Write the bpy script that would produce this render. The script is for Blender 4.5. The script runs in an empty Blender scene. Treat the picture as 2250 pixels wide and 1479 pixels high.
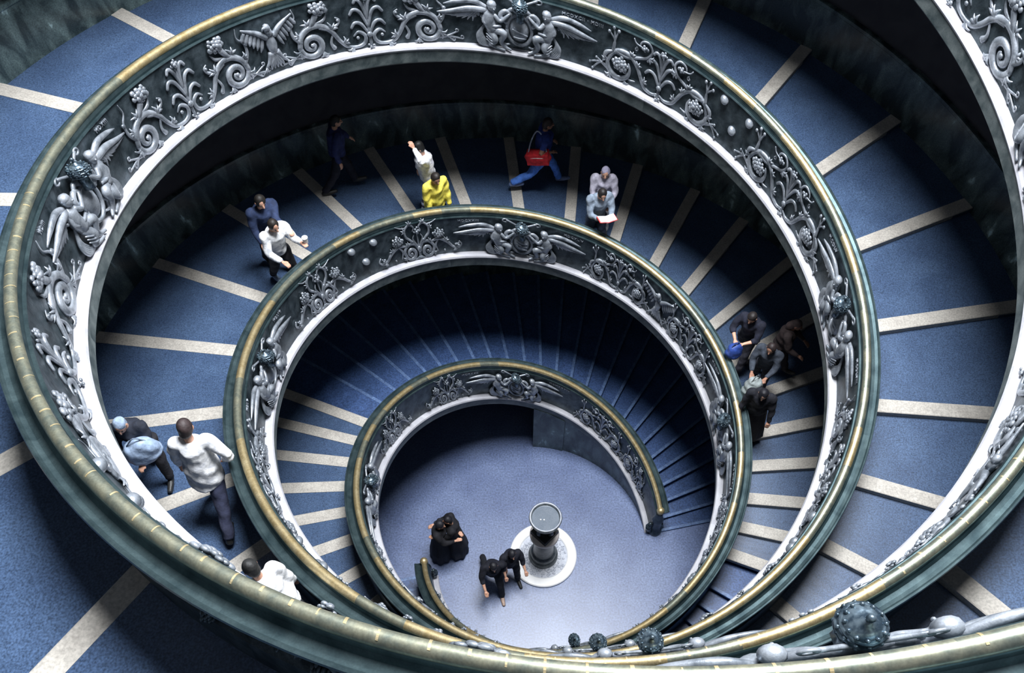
import bpy, math, random
import numpy as np
from mathutils import Vector
random.seed(7); rng=np.random.default_rng(11)
S=bpy.context.scene; COL=S.collection
# ------------------------------------------------------------------ camera, light, exposure
cam=bpy.data.cameras.new('camera'); co=bpy.data.objects.new('camera',cam); COL.objects.link(co); S.camera=co
co.location=(-0.6972,-7.1160,18.8282); co.rotation_euler=(0.543389,0.019031,-0.0092)
cam.sensor_width=36; cam.lens=1934.35/2250*36; cam.shift_x=28.55/2250; cam.shift_y=126.35/2250; cam.clip_start=.05; cam.clip_end=200
W=bpy.data.worlds.new('sky'); S.world=W; W.use_nodes=True
W.node_tree.nodes['Background'].inputs[0].default_value=(.62,.78,1,1); W.node_tree.nodes['Background'].inputs[1].default_value=.15
la=bpy.data.lights.new('skylight','AREA'); la.shape='DISK'; la.size=8.0; la.energy=9800; la.color=(.93,.96,1.0)
lo=bpy.data.objects.new('skylight',la); COL.objects.link(lo); lo.location=(1.2,2.6,27.0); lo.rotation_euler=(0,0,0)
vs=S.view_settings; vs.view_transform='Standard'; vs.look='None'; vs.gamma=1; vs.use_curve_mapping=False; vs.exposure=0.0

# ------------------------------------------------------------------ helix geometry (metres)
KT=np.radians(np.arange(10)*90.)
ZK=np.array([0,2.2556,4.1622,5.8053,7.7424,9.6884,11.5164,13.5705,15.402,17.35])
RK=np.array([2.6482,2.9924,3.4598,4.0037,4.48,5.0514,5.5333,6.0981,6.9307,7.62])
PHI0=0.21136; DB=-0.02929; E1=-.01126; E2=-.00984
def spl(t,v):
    t=np.asarray(t,float); m=np.gradient(v,KT); i=np.clip(np.searchsorted(KT,t,side='right')-1,0,len(KT)-2)
    h=KT[i+1]-KT[i]; s=(t-KT[i])/h
    return (2*s**3-3*s**2+1)*v[i]+(s**3-2*s**2+s)*h*m[i]+(-2*s**3+3*s**2)*v[i+1]+(s**3-s**2)*h*m[i+1]
TG=np.linspace(0,math.radians(809),4000); ZG=spl(TG,ZK); RG=spl(TG,RK)
def zt(t): return np.interp(t,TG,ZG)
def phi(rail,t): return PHI0+np.asarray(t,float)+(0 if rail=='A' else math.pi+DB)
def ell(p): return 1+E1*np.cos(2*p)+E2*np.sin(2*p)
def Rt(t): return np.interp(t,TG,RG)
def wallR(z,p):
    return np.interp(z,ZG,RG)*ell(p)+3.672-.0792*np.asarray(z,float)
def P(rail,t,dr,dz):            # point dr outside the rail line, dz above the ramp at turn angle t
    t=np.asarray(t,float); p=phi(rail,t); r=Rt(t)*ell(p)+dr
    return np.stack([r*np.cos(p),r*np.sin(p),zt(t)+dz+0*r],-1)
def Pr(rail,t,r,z):
    p=phi(rail,t); return np.stack([r*np.cos(p),r*np.sin(p),z+0*r],-1)
D=math.radians

# ------------------------------------------------------------------ object helpers
def link(name,me,mat=None,parent=None,smooth=False):
    o=bpy.data.objects.new(name,me); COL.objects.link(o)
    if mat is not None and not me.materials: me.materials.append(mat)
    if smooth: me.polygons.foreach_set('use_smooth',np.ones(len(me.polygons),bool))
    if parent is not None: o.parent=parent
    return o
def mesh(name,v,f):
    me=bpy.data.meshes.new(name); me.from_pydata([tuple(x) for x in np.asarray(v,float).tolist()],[],[tuple(int(i) for i in q) for q in f]); me.update(); return me
def obj(name,v,f,mat,parent=None,smooth=False): return link(name,mesh(name,v,f),mat,parent,smooth)
def empty(name,loc,rz=0):
    o=bpy.data.objects.new(name,None); COL.objects.link(o); o.location=loc; o.rotation_euler=(0,0,rz); o.empty_display_size=.2; return o
def tag(o,label=None,cat=None,group=None,kind=None):
    if label: o['label']=label
    if cat: o['category']=cat
    if group: o['group']=group
    if kind: o['kind']=kind
    return o
class G:                         # geometry collector
    def __init__(s): s.v=[]; s.f=[]; s.n=0
    def add(s,v,f):
        s.v.append(np.asarray(v,float)); s.f+= [tuple(i+s.n for i in q) for q in f]; s.n+=len(v)
    def V(s): return np.concatenate(s.v)
def grid_f(n,m,closed_m=False,closed_n=False):
    f=[]
    for i in range(n-(0 if closed_n else 1)):
        for j in range(m-(0 if closed_m else 1)):
            a=i*m+j; b=i*m+(j+1)%m; c=((i+1)%n)*m+(j+1)%m; d=((i+1)%n)*m+j
            f.append((a,b,c,d))
    return f
def sweep(rail,ts,prof,caps=True):      # closed cross-section (dr,dz) swept along the helix
    prof=np.asarray(prof,float); m=len(prof); ts=np.asarray(ts,float)
    v=np.concatenate([P(rail,np.full(m,t),prof[:,0],prof[:,1]) for t in ts])
    f=[q[::-1] for q in grid_f(len(ts),m,True)]
    if caps:
        k=len(v); v=np.vstack([v,v[:m],v[-m:]]); f.append(tuple(range(k,k+m))); f.append(tuple(reversed(range(k+m,k+2*m))))
    return v,f
def crv(pts,n=6):               # catmull-rom resample
    p=np.asarray(pts,float)
    if len(p)==2: return p[0]+(p[1]-p[0])*np.linspace(0,1,3)[:,None]
    q=np.vstack([2*p[0]-p[1],p,2*p[-1]-p[-2]]); out=[]
    for i in range(1,len(q)-2):
        for s in np.linspace(0,1,n,endpoint=False):
            out.append(.5*((2*q[i])+(-q[i-1]+q[i+1])*s+(2*q[i-1]-5*q[i]+4*q[i+1]-q[i+2])*s*s+(-q[i-1]+3*q[i]-3*q[i+1]+q[i+2])*s**3))
    out.append(p[-1]); return np.array(out)
def tube(pts,rad,n=6,res=5,smooth=True):
    p=crv(pts,res) if smooth else np.asarray(pts,float); k=len(p)
    rad=np.interp(np.linspace(0,1,k),np.linspace(0,1,len(np.atleast_1d(rad))),np.atleast_1d(rad)) if np.size(rad)>1 else np.full(k,float(np.ravel(rad)[0]))
    T=np.gradient(p,axis=0); T/=np.linalg.norm(T,axis=1)[:,None]+1e-9
    ref=np.array([0,0,1.]) if abs(T[:,2]).mean()<.8 else np.array([1.,0,0])
    N=np.cross(T,ref); N/=np.linalg.norm(N,axis=1)[:,None]+1e-9; B=np.cross(T,N)
    a=np.linspace(0,2*math.pi,n,endpoint=False)
    v=(p[:,None]+rad[:,None,None]*(np.cos(a)[None,:,None]*N[:,None]+np.sin(a)[None,:,None]*B[:,None])).reshape(-1,3)
    f=grid_f(k,n,True); v=np.vstack([v,p[0]-T[0]*rad[0]*.6,p[-1]+T[-1]*rad[-1]*.6])
    for j in range(n):
        f.append((k*n,(j+1)%n,j)); f.append((k*n+1,(k-1)*n+j,(k-1)*n+(j+1)%n))
    return v,f
def ball(c,r,n=8,m=6,R=None):
    r=np.ones(3)*r; v=[(0,0,1)]; 
    for i in range(1,m):
        th=math.pi*i/m
        for j in range(n): v.append((math.sin(th)*math.cos(2*math.pi*j/n),math.sin(th)*math.sin(2*math.pi*j/n),math.cos(th)))
    v.append((0,0,-1)); v=np.array(v)*r
    if R is not None: v=v@np.asarray(R).T
    f=[(0,1+j,1+(j+1)%n) for j in range(n)]
    for i in range(m-2):
        for j in range(n): a=1+i*n; f.append((a+j,a+n+j,a+n+(j+1)%n,a+(j+1)%n))
    L=len(v)-1; f+=[(L,L-n+(j+1)%n,L-n+j) for j in range(n)]
    return v+np.asarray(c,float),f
def lathe(prof,n=32,c=(0,0,0)):
    prof=np.asarray(prof,float); a=np.linspace(0,2*math.pi,n,endpoint=False)
    v=np.concatenate([np.stack([r*np.cos(a),r*np.sin(a),np.full(n,z)],1) for r,z in prof])+np.asarray(c)
    f=grid_f(len(prof),n,True)
    if prof[0][0]>1e-4: f.append(tuple(reversed(range(n))))
    if prof[-1][0]>1e-4: f.append(tuple(range((len(prof)-1)*n,len(prof)*n)))
    return v,f
def box(c,s,rz=0):
    v=np.array([(x,y,z) for x in(-.5,.5) for y in(-.5,.5) for z in(-.5,.5)])*np.asarray(s); a=math.cos(rz); b=math.sin(rz)
    v=np.stack([v[:,0]*a-v[:,1]*b,v[:,0]*b+v[:,1]*a,v[:,2]],1)+np.asarray(c)
    return v,[(0,1,3,2),(4,6,7,5),(0,4,5,1),(2,3,7,6),(0,2,6,4),(1,5,7,3)]

# ------------------------------------------------------------------ materials
def mat(name,c1,c2=None,rough=.6,metal=0,scale=8,detail=6,lo=.35,hi=.65,grain=0,gscale=220,bump=0,bscale=60,spec=.5,stretch=None,third=None):
    m=bpy.data.materials.new(name); m.use_nodes=True; nt=m.node_tree; b=nt.nodes['Principled BSDF']; L=nt.links.new
    b.inputs['Roughness'].default_value=rough; b.inputs['Metallic'].default_value=metal; b.inputs['Specular IOR Level'].default_value=spec
    tc=nt.nodes.new('ShaderNodeTexCoord'); src=tc.outputs['Object']
    if stretch:
        mp=nt.nodes.new('ShaderNodeMapping'); mp.inputs['Scale'].default_value=stretch; L(src,mp.inputs[0]); src2=mp.outputs[0]
    else: src2=src
    col=None
    if c2 is not None:
        n=nt.nodes.new('ShaderNodeTexNoise'); n.inputs['Scale'].default_value=scale; n.inputs['Detail'].default_value=detail; n.inputs['Distortion'].default_value=.4; L(src2,n.inputs['Vector'])
        r=nt.nodes.new('ShaderNodeValToRGB'); r.color_ramp.elements[0].position=lo; r.color_ramp.elements[1].position=hi
        r.color_ramp.elements[0].color=(*c1,1); r.color_ramp.elements[1].color=(*c2,1)
        if third: e=r.color_ramp.elements.new(min(.99,hi+.1)); e.color=(*third,1)
        L(n.outputs['Fac'],r.inputs[0]); col=r.outputs[0]
    if grain:
        g=nt.nodes.new('ShaderNodeTexNoise'); g.inputs['Scale'].default_value=gscale; g.inputs['Detail'].default_value=3; L(src,g.inputs['Vector'])
        mr=nt.nodes.new('ShaderNodeMapRange'); mr.inputs[1].default_value=.3; mr.inputs[2].default_value=.7; mr.inputs[3].default_value=1-grain; mr.inputs[4].default_value=1+grain; L(g.outputs['Fac'],mr.inputs[0])
        mx=nt.nodes.new('ShaderNodeMix'); mx.data_type='RGBA'; mx.blend_type='MULTIPLY'; mx.inputs[0].default_value=1
        if col: L(col,mx.inputs[6])
        else: mx.inputs[6].default_value=(*c1,1)
        L(mr.outputs[0],mx.inputs[7]); col=mx.outputs[2]
    if col: L(col,b.inputs['Base Color'])
    else: b.inputs['Base Color'].default_value=(*c1,1)
    if bump:
        n=nt.nodes.new('ShaderNodeTexNoise'); n.inputs['Scale'].default_value=bscale; n.inputs['Detail'].default_value=4; L(src,n.inputs['Vector'])
        bp=nt.nodes.new('ShaderNodeBump'); bp.inputs['Strength'].default_value=bump; bp.inputs['Distance'].default_value=.02; L(n.outputs['Fac'],bp.inputs['Height']); L(bp.outputs[0],b.inputs['Normal'])
    return m
M={}
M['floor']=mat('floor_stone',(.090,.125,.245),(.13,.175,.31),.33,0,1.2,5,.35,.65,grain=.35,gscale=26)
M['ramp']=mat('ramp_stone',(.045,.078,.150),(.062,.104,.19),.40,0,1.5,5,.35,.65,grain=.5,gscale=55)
M['step_edge_highlight']=mat('worn_edge_highlight',(.07,.12,.25),(.12,.20,.38),.4,0,9,4,grain=.3,gscale=34)  # lighter blue stands for the highlight along the worn nosings
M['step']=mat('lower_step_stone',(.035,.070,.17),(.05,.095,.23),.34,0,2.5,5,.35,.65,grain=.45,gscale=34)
M['strip']=mat('pale_strip_stone',(.40,.37,.33),(.50,.47,.42),.6,0,5,5,.3,.7,grain=.22,gscale=40)
M['ledge']=mat('pale_ledge_stone',(.42,.42,.46),(.56,.56,.59),.5,0,3,5,grain=.06,gscale=60)
M['fascia']=mat('grey_fascia_stone',(.05,.07,.075),(.17,.20,.20),.45,0,5,8,.35,.68,grain=.15,gscale=60)
M['dado']=mat('green_marble',(.022,.036,.04),(.12,.17,.17),.24,0,3.6,11,.42,.66,grain=.3,gscale=50,third=(.62,.85,.88),stretch=(1,1,.45))
M['wall']=mat('shade_dark_plaster',(.035,.035,.045),(.05,.05,.06),.85,0,3,5)  # shade under the ramps is put into this dark base colour
M['soffit']=mat('soffit_plaster',(.05,.05,.06),(.07,.07,.08),.9,0,3,5)
M['panel']=mat('dark_bronze',(.022,.034,.042),(.10,.13,.15),.38,.5,6,8,.35,.72,grain=.15,gscale=60,bump=.15,bscale=45)
M['relief']=mat('pale_bronze_relief',(.16,.185,.215),(.52,.56,.62),.36,.45,7,6,.3,.7,grain=.12,gscale=70,bump=.12,bscale=50)  # ornaments in a paler bronze than the panel behind them
M['cove']=mat('patina_bronze',(.035,.062,.072),(.10,.15,.16),.42,.7,5,8,.3,.7,grain=.12,gscale=70)
M['brass']=mat('worn_brass',(.55,.41,.19),(.82,.69,.42),.42,.8,9,6,.3,.7,grain=.15,gscale=60)
M['tube_dark']=mat('greened_brass',(.22,.25,.21),(.50,.48,.34),.42,.75,8,7,.35,.75,grain=.15,gscale=60)
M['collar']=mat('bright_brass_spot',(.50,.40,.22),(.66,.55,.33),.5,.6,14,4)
M['tiara']=mat('steel_blue_bronze',(.05,.08,.11),(.22,.29,.34),.28,.7,22,5,.4,.65)
M['fmarble']=mat('white_marble',(.80,.80,.80),(.88,.87,.85),.4,0,4,4)
M['fpebble']=mat('grey_marble',(.42,.45,.52),(.62,.64,.70),.5,0,9,5)
M['fstone']=mat('dark_green_stone',(.06,.075,.085),(.16,.18,.19),.35,0,9,7,grain=.3,gscale=60)
M['plate']=mat('rose_marble',(.60,.54,.52),(.72,.66,.64),.4,0,6,5)
M['black']=mat('black_iron',(.008,.009,.012),None,.5)
M['water']=mat('still_water',(.16,.19,.23),(.19,.22,.26),.12,0,6,3,grain=.15,gscale=60)
M['glint']=mat('coin_silver',(.9,.9,.9),None,.2,.2)
M['skin']=mat('skin',(.62,.33,.22),(.70,.40,.28),.55,0,12,3)
M['skin_dark']=mat('tanned_skin',(.34,.17,.11),(.42,.22,.15),.55,0,12,3)
M['eye']=mat('eye_dark',(.01,.01,.01),None,.2)
M['lip']=mat('lip',(.35,.10,.09),None,.5)
_cl={}
def cloth(c,n=None,rough=.85,var=.25):
    k=(c,rough)
    if k not in _cl: _cl[k]=mat(n or 'cloth',tuple(x*(1-var) for x in c),tuple(min(1,x*(1+var)) for x in c),rough,0,14,5,bump=.35,bscale=22)
    return _cl[k]

# ------------------------------------------------------------------ setting
TEND=D(790)
n=96; a=np.linspace(0,2*math.pi,n,endpoint=False)
rings=[0.01,1,2,3,4,5,6]; v=[];
for r in rings: v.append(np.stack([r*np.cos(a),r*np.sin(a),0*a],1))
v.append(np.stack([wallR(0,a)*np.cos(a),wallR(0,a)*np.sin(a),0*a],1))
v.append(np.stack([wallR(0,a)*np.cos(a),wallR(0,a)*np.sin(a),0*a-.2],1))
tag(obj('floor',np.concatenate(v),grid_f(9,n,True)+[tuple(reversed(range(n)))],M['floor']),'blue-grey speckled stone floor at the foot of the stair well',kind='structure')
zs=np.concatenate([np.linspace(0,17,60),[20,27.5]]); v=[]
for z in zs: r=wallR(min(z,17.0),a); v.append(np.stack([r*np.cos(a),r*np.sin(a),0*a+z],1))
for z in zs[::-1]: r=wallR(min(z,17.0),a)+.3; v.append(np.stack([r*np.cos(a),r*np.sin(a),0*a+z],1))
tag(obj('wall_outer',np.concatenate(v),[q[::-1] for q in grid_f(len(v),n,True,True)],M['wall'],smooth=True),'round outer wall around the spiral ramps, shade put into its dark colour',kind='structure')

SEG=[D(x) for x in range(0,791,22)]
# light stone strip positions (turn angle in degrees)
TS={'A':[144.6,152,160.3,169.1,178.3,188,198.3,209,220,231,242,253.3,264.7,276.3,288.3,301.6,315,328.2,342,356.3,371,385.5,400.5,415.3,430.5,446,461,476.5,491.8,508.4,525.4,544,563.4,581.9,600,618,636,654,672,690,708,726,744,762,780],
    'B':[147.3,155.3,163.4,172.2,180.7,190,200.2,210.8,221.5,231.3,242,253,264.5,276,288,300.2,313.2,327.2,341.6,356.6,372.2,387.5,402.5,417.8,433,449,465,481,497.5,514,531,549,567,585,603,621,639,657,675,693,711,729,747,765,783]}
STEEP={'A':[-1.0,4.2,10.0,15.9,21.2,26.6,32.5,38.1,43.7,49.4,54.9,60.5,66.3,71.7,77.2,82.6,88.3,93.8,99.4,105,110.8,116.4,122.3,128.6,135.2],
       'B':[-1.0+5.72*i for i in range(25)]}
def tread(rail,t0,t1,riser,mt,parent,flat):
    k=max(3,int(math.degrees(t1-t0)/2.5)+2); ts=np.linspace(t0,t1,k)
    z0=float(zt(max(t0,0))); z1=float(zt(max(t1,0)))
    if flat: top=np.full(k,z0+0.03 if t0>0 else .045)
    else: top=np.linspace(z0,z1-riser,k)
    bot=np.maximum(zt(np.maximum(ts,0))-.24,-.02) if not flat else np.maximum(zt(np.maximum(ts,0))-.30,-.02)
    p=phi(rail,ts); ri=Rt(np.maximum(ts,0))*ell(p)+.02; ro=wallR(zt(np.maximum(ts,0)),p)-.005
    js=np.linspace(0,1,4); v=[]
    for i in range(k):
        r=ri[i]+(ro[i]-ri[i])*js
        v.append(np.stack([r*math.cos(p[i]),r*math.sin(p[i]),np.full(4,top[i])],1))
        v.append(np.stack([r[::-1]*math.cos(p[i]),r[::-1]*math.sin(p[i]),np.full(4,bot[i])],1))
    v=np.concatenate(v); f=[q[::-1] for q in grid_f(k,8,True)]+[tuple(range(8)),tuple(reversed(range((k-1)*8,k*8)))]
    return obj('tread',v,f,mt,parent)
def strip(rail,t,parent):
    z=float(zt(t)); p0=float(phi(rail,t)); ri=float(Rt(t)*ell(p0))+.12; ro=float(wallR(z,p0))-.01; w=.105
    d=np.array([math.cos(p0),math.sin(p0),0]); e=np.array([-math.sin(p0),math.cos(p0),0])
    sl=float(zt(t+.02)-zt(t))/.02; v=[]
    for r in (ri,ro):
        g=.6*sl/r
        for q,h in ((-w-.012,-.085),(-w-.012,.004),(-w,.012),(w,.012+.0),(w,-.085)):
            v.append(d*r+e*q+np.array([0,0,z+h+(g*(w)*.5 if q>0 else 0)]))
    f=[(0,1,6,5),(1,2,7,6),(2,3,8,7),(3,4,9,8),(4,0,5,9),(4,3,2,1,0),(5,6,7,8,9)]
    return obj('nosing_strip',v,[q[::-1] for q in f],M['strip'],parent)
stairs={}
for rail in 'AB':
    root=empty('spiral_stair',P(rail,0,0,0)*np.array([1,1,0])); stairs[rail]=root
    ro=Vector(root.location)
    tag(root,{'A':'spiral stair ramp whose lowest dark blue steps start at the right of the bottom floor','B':'spiral stair ramp starting at the lower left of the bottom floor beside the brass ball'}[rail],'staircase','twin spiral stair ramps')
    ch=[]
    st=[D(x) for x in STEEP[rail]]+[D(TS[rail][0])]
    for i in range(len(st)-1):
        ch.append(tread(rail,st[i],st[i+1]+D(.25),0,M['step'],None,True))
        # added pale strip on each nosing paints in the highlight of its worn edge
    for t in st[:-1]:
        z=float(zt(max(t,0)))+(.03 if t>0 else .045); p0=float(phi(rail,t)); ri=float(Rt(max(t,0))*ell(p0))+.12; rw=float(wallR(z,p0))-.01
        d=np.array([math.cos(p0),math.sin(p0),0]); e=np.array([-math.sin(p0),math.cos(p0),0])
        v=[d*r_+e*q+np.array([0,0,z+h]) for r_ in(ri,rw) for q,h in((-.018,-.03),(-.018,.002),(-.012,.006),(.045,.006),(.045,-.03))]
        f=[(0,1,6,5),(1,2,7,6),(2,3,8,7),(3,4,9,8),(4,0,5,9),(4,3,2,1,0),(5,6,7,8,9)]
        ch.append(obj('step_edge_highlight',v,[q_[::-1] for q_ in f],M['step_edge_highlight'],None))
    tt=[D(x) for x in TS[rail]]+[TEND]
    for i in range(len(tt)-1):
        off=.10/float(Rt(tt[i])+1.5)
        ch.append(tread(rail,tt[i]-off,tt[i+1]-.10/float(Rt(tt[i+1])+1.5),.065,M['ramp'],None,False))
        ch.append(strip(rail,tt[i],None))
    # slab under the treads
    for i in range(0,len(SEG)-1,2):
        t0,t1=SEG[i],SEG[min(i+2,len(SEG)-1)]; ts=np.linspace(t0,t1,16); v=[]
        for t in ts:
            p=float(phi(rail,t)); R0=float(Rt(t)*ell(p)); Wd=float(wallR(zt(t),p))-R0-.01; z=float(zt(t))
            pr=[(-.19,-.05),(.0,-.06),(.02,-.24),(Wd,-.22),(Wd,-.42),(.3,-.42),(-.12,-.30),(-.19,-.26)]
            v.append(np.concatenate([Pr(rail,t,np.array([R0+x]),max(z+y,-.01 if y>-.25 else -.06)) for x,y in pr]))
        m=8; ch.append(obj('ramp_slab',np.concatenate(v),[q[::-1] for q in grid_f(16,m,True)]+[tuple(range(m)),tuple(reversed(range(15*m,16*m)))],M['soffit'],None))
    # wall that closes the space below the lowest flight, and its end pier
    for nm,t0,t1,dr in (('closing_wall',0,66,-.2),('end_pier',66,81,-.225)):
        ts=np.linspace(D(t0),D(t1),14 if nm[0]=='c' else 6); v=[]
        for t in ts:
            zz=max(float(zt(t))-.24,.01); p=float(phi(rail,t)); R0=float(Rt(t)*ell(p))
            R1=float(Rt(0)*ell(p))
            v.append(np.concatenate([Pr(rail,t,np.array([R0+x]),z) for x,z in ((dr,0),(dr,zz),(.1,zz),(.1,0))]))
        k=len(ts); ch.append(obj(nm,np.concatenate(v),grid_f(k,4,True)+[(3,2,1,0),tuple(range((k-1)*4,k*4))],M['dado'],None))
    for c in ch: c.parent=root; c.matrix_parent_inverse=root.matrix_basis.inverted() if False else c.matrix_parent_inverse; c.data.transform(__import__('mathutils').Matrix.Translation(-ro))
    # green marble dado along the outer wall
    ts=np.linspace(0,TEND,360); v=[]
    for t in ts:
        z=float(zt(t)); p=float(phi(rail,t))
        pr=[(z-.2,0),(z+.72,0),(z+.74,-.02),(z+.79,-.02),(z+.80,0),(z+.80,.10),(z-.2,.10)]
        v.append(np.concatenate([Pr(rail,t,np.array([float(wallR(h,p))-.07+o]),h) for h,o in pr]))
    tag(obj('baseboard_outer',np.concatenate(v),grid_f(360,7,True),M['dado']),'streaked green marble dado along the outer wall of the '+('right-starting' if rail=='A' else 'left-starting')+' ramp',kind='structure')

# ------------------------------------------------------------------ relief ornament templates in (u along, h up, o out)
REF=5.2
def spiral(cx,cy,r0,r1,a0,turns,s=1,n=14):
    k=max(6,int(n*abs(turns))); a=D(a0)+np.linspace(0,turns*2*math.pi,k)*s; r=np.linspace(r0,r1,k)
    return [(cx+r[i]*math.cos(a[i]),cy+r[i]*math.sin(a[i]),.03) for i in range(k)]
def T3(pts,o=.03): return [(p[0],p[1],p[2] if len(p)>2 else o) for p in pts]
def cluster(g,c,rx,ry,nb,r,seed):
    q=np.random.default_rng(seed)
    for i in range(nb):
        a=2.4*i; k=math.sqrt((i+.5)/nb); rr=r*q.uniform(.75,1.15)
        g.add(*ball((c[0]+rx*k*math.cos(a),c[1]+ry*k*math.sin(a),.05+.07*(1-k*k)+q.uniform(-.01,.01)),rr,6,5))
def halfF():
    g=G()
    big=T3([(.26,.24),(.17,.30),(.07,.22),(.1,.1),(.22,.05),(.38,.08),(.5,.22),(.6,.40),(.76,.53),(.95,.53),(1.1,.42),(1.16,.24)])
    g.add(*tube(big,[.012,.03,.035,.03,.032,.036,.045,.05,.05,.045],7,4))
    g.add(*tube(spiral(.95,.25,.21,.03,0,1.6,-1,12),[.042,.055,.05,.035,.02],7,2)); g.add(*ball((.95,.25,.05),.035,6,5)); g.add(*ball((.2,.21,.05),.03,6,5))
    g.add(*tube(T3([(1.12,.33),(1.22,.48),(1.22,.64),(1.13,.76),(1.15,.9)],.04),[.04,.03,.02,.012,.006]));g.add(*ball((1.24,.63,.05),.035,6,5))
    g.add(*tube(T3([(1.0,.5),(.88,.6),(.8,.72,.06)],.04),[.02,.045,.05])); cluster(g,(.74,.82),.14,.1,17,.042,1)
    g.add(*tube(T3([(.78,.5),(.64,.45),(.5,.48),(.44,.56),(.5,.61)],.04),[.03,.035,.025,.015,.012]));g.add(*ball((.47,.56,.05),.026,6,5))
    g.add(*tube(T3([(.58,.36),(.64,.2),(.6,.1)]),[.015,.025,.04])); g.add(*tube(T3([(.9,.56),(.7,.6),(.62,.7)]),[.02,.03,.008]))
    for e in ((1.42,.2),(1.5,.08),(1.36,.04)): g.add(*tube(T3([(1.12,.1),(1.26,.12),e]),[.03,.02,.014]));g.add(*tube(spiral(e[0],e[1]+.03,.035,.01,-90,.9),.012,5,2))
    return g
def halfG():
    g=G()
    g.add(*tube(T3([(.02,.1),(.15,.05),(.3,.1),(.4,.25),(.5,.42),(.66,.55),(.85,.56),(1.0,.47),(1.08,.3)]),[.02,.035,.04,.042,.045,.045,.04],7,4))
    g.add(*tube(spiral(.84,.28,.25,.2,10,.62,-1,14),[.04,.06,.05,.02],7,2)); cluster(g,(.82,.33),.15,.13,22,.042,3)
    g.add(*tube(T3([(.95,.53),(.72,.5),(.5,.58),(.32,.66),(.24,.8),(.32,.92),(.45,.9),(.48,.8),(.38,.76)],.035),[.045,.035,.03,.026,.024,.022,.018,.012],6,4))
    cluster(g,(.38,.82),.06,.05,6,.028,4)
    g.add(*tube(T3([(.4,.8),(.56,.83),(.62,.9)],.05),.014,5)); g.add(*tube(spiral(.56,.72,.04,.01,90,1),.013,5,2))
    for e in ((.92,.9),(1.02,.93),(1.1,.84)): g.add(*tube(T3([(1.0,.5),(.98,.7),e],.04),[.035,.022,.014]));g.add(*ball((e[0],e[1],.06),.034,6,5))
    g.add(*tube(T3([(.98,.52),(1.12,.44),(1.16,.3)],.05),[.02,.045,.03]))
    for e in ((1.42,.16),(1.36,.06),(1.3,.28)): g.add(*tube(T3([(1.02,.12),(1.2,.22),e],.035),[.03,.024,.014]));g.add(*ball((e[0],e[1],.05),.026,6,5))
    g.add(*tube(T3([(.5,.12),(.62,.1),(.66,.18)]),[.01,.02,.025])); return g
def halfH():
    g=G()
    g.add(*tube(T3([(.02,.3),(.1,.42),(.3,.44),(.44,.3),(.4,.12)]),[.02,.04,.045,.042],7,4)); g.add(*tube(spiral(.25,.2,.17,.025,-20,1.5,-1,12),[.04,.05,.04,.02],7,2)); g.add(*ball((.25,.2,.05),.03,6,5))
    g.add(*tube(T3([(.03,.28),(.2,.52),(.34,.66),(.34,.84),(.2,.94),(.08,.86),(.12,.76)],.035),[.03,.035,.034,.028,.024,.016],6,4))
    g.add(*tube(T3([(.3,.88),(.45,.9),(.6,.97)],.03),[.02,.018,.008])); g.add(*tube(T3([(.05,.4),(.14,.56),(.1,.66)],.04),[.02,.022,.01]))
    cluster(g,(.62,.62),.17,.1,20,.04,6)
    g.add(*tube(T3([(.4,.42),(.62,.46),(.85,.34),(1.0,.2),(1.16,.16),(1.26,.24),(1.2,.33)],.035),[.03,.045,.04,.03,.026,.018],6,4)); cluster(g,(1.14,.27),.06,.05,5,.03,7)
    g.add(*tube(T3([(.6,.45),(.5,.3),(.56,.12)],.035),[.02,.03,.012])); g.add(*ball((.75,.13,.04),.03,6,5)); return g
def palm(kind):
    g=G(); g.add(*tube(T3([(0,.02),(0,.4),(0,.78)]),[.03,.022,.016]))
    if kind!='H':
        for s in(-1,1):
            for a,b,c,d in (((0,.22),(.1,.42),(.2,.46),(.27,.38)),((0,.36),(.09,.62),(.19,.68),(.26,.6)),((0,.5),(.05,.76),(.12,.84),(.17,.78))):
                g.add(*tube(T3([(q[0]*s,q[1]) for q in(a,b,c,d)],.035),[.018,.03,.03,.022]))
        cluster(g,(0,.88),.06,.05,7,.028,9); g.add(*ball((0,.24,.05),.05,7,5)); cluster(g,(0,.04),.07,.03,4,.025,2)
    else:
        for s in(-1,1):
            g.add(*tube(T3([(0,.3),(.09*s,.48),(.16*s,.5),(.16*s,.42)],.04),[.02,.03,.015])); g.add(*tube(T3([(0,.06),(.1*s,.02),(.17*s,.05)],.04),[.04,.02,.01]))
        cluster(g,(0,.78),.07,.07,7,.034,8); g.add(*ball((0,.28,.06),(.05,.09,.04),7,5))
    return g
def eagle():
    g=G(); g.add(*ball((0,.5,.05),(.09,.2,.07),8,6)); g.add(*ball((.02,.78,.09),(.055,.06,.06),8,6)); g.add(*tube([(.02,.78,.1),(.09,.79,.12),(.11,.75,.11)],[.03,.022,.006])); g.add(*tube(T3([(0,.66),(.01,.76)],.07),[.07,.05]))
    for s in(-1,1):
        g.add(*tube(T3([(.06*s,.62),(.2*s,.74),(.42*s,.86)],.07),[.05,.04,.015]))
        for k in range(6): q=k/5; g.add(*tube(T3([(.1*s+.28*s*q,.66+.14*q),(.16*s+.28*s*q,.5+.2*q),(.2*s+.24*s*q,.42+.26*q)],.05),[.03,.032,.008]))
        g.add(*tube(T3([(.05*s,.36),(.12*s,.22),(.2*s,.14)],.05),[.05,.03,.015]))
        for k in(-1,0,1): g.add(*tube(T3([(.19*s,.15),(.22*s+.04*k,.08)],.06),[.014,.008]))
    for k in range(-2,3): g.add(*tube(T3([(0,.36),(.04*k,.2),(.055*k,.1)],.05),[.035,.035,.012]))
    return g
def boss(): g=G(); g.add(*ball((0,0,.01),(.075,.075,.085),14,10)); return g
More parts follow.
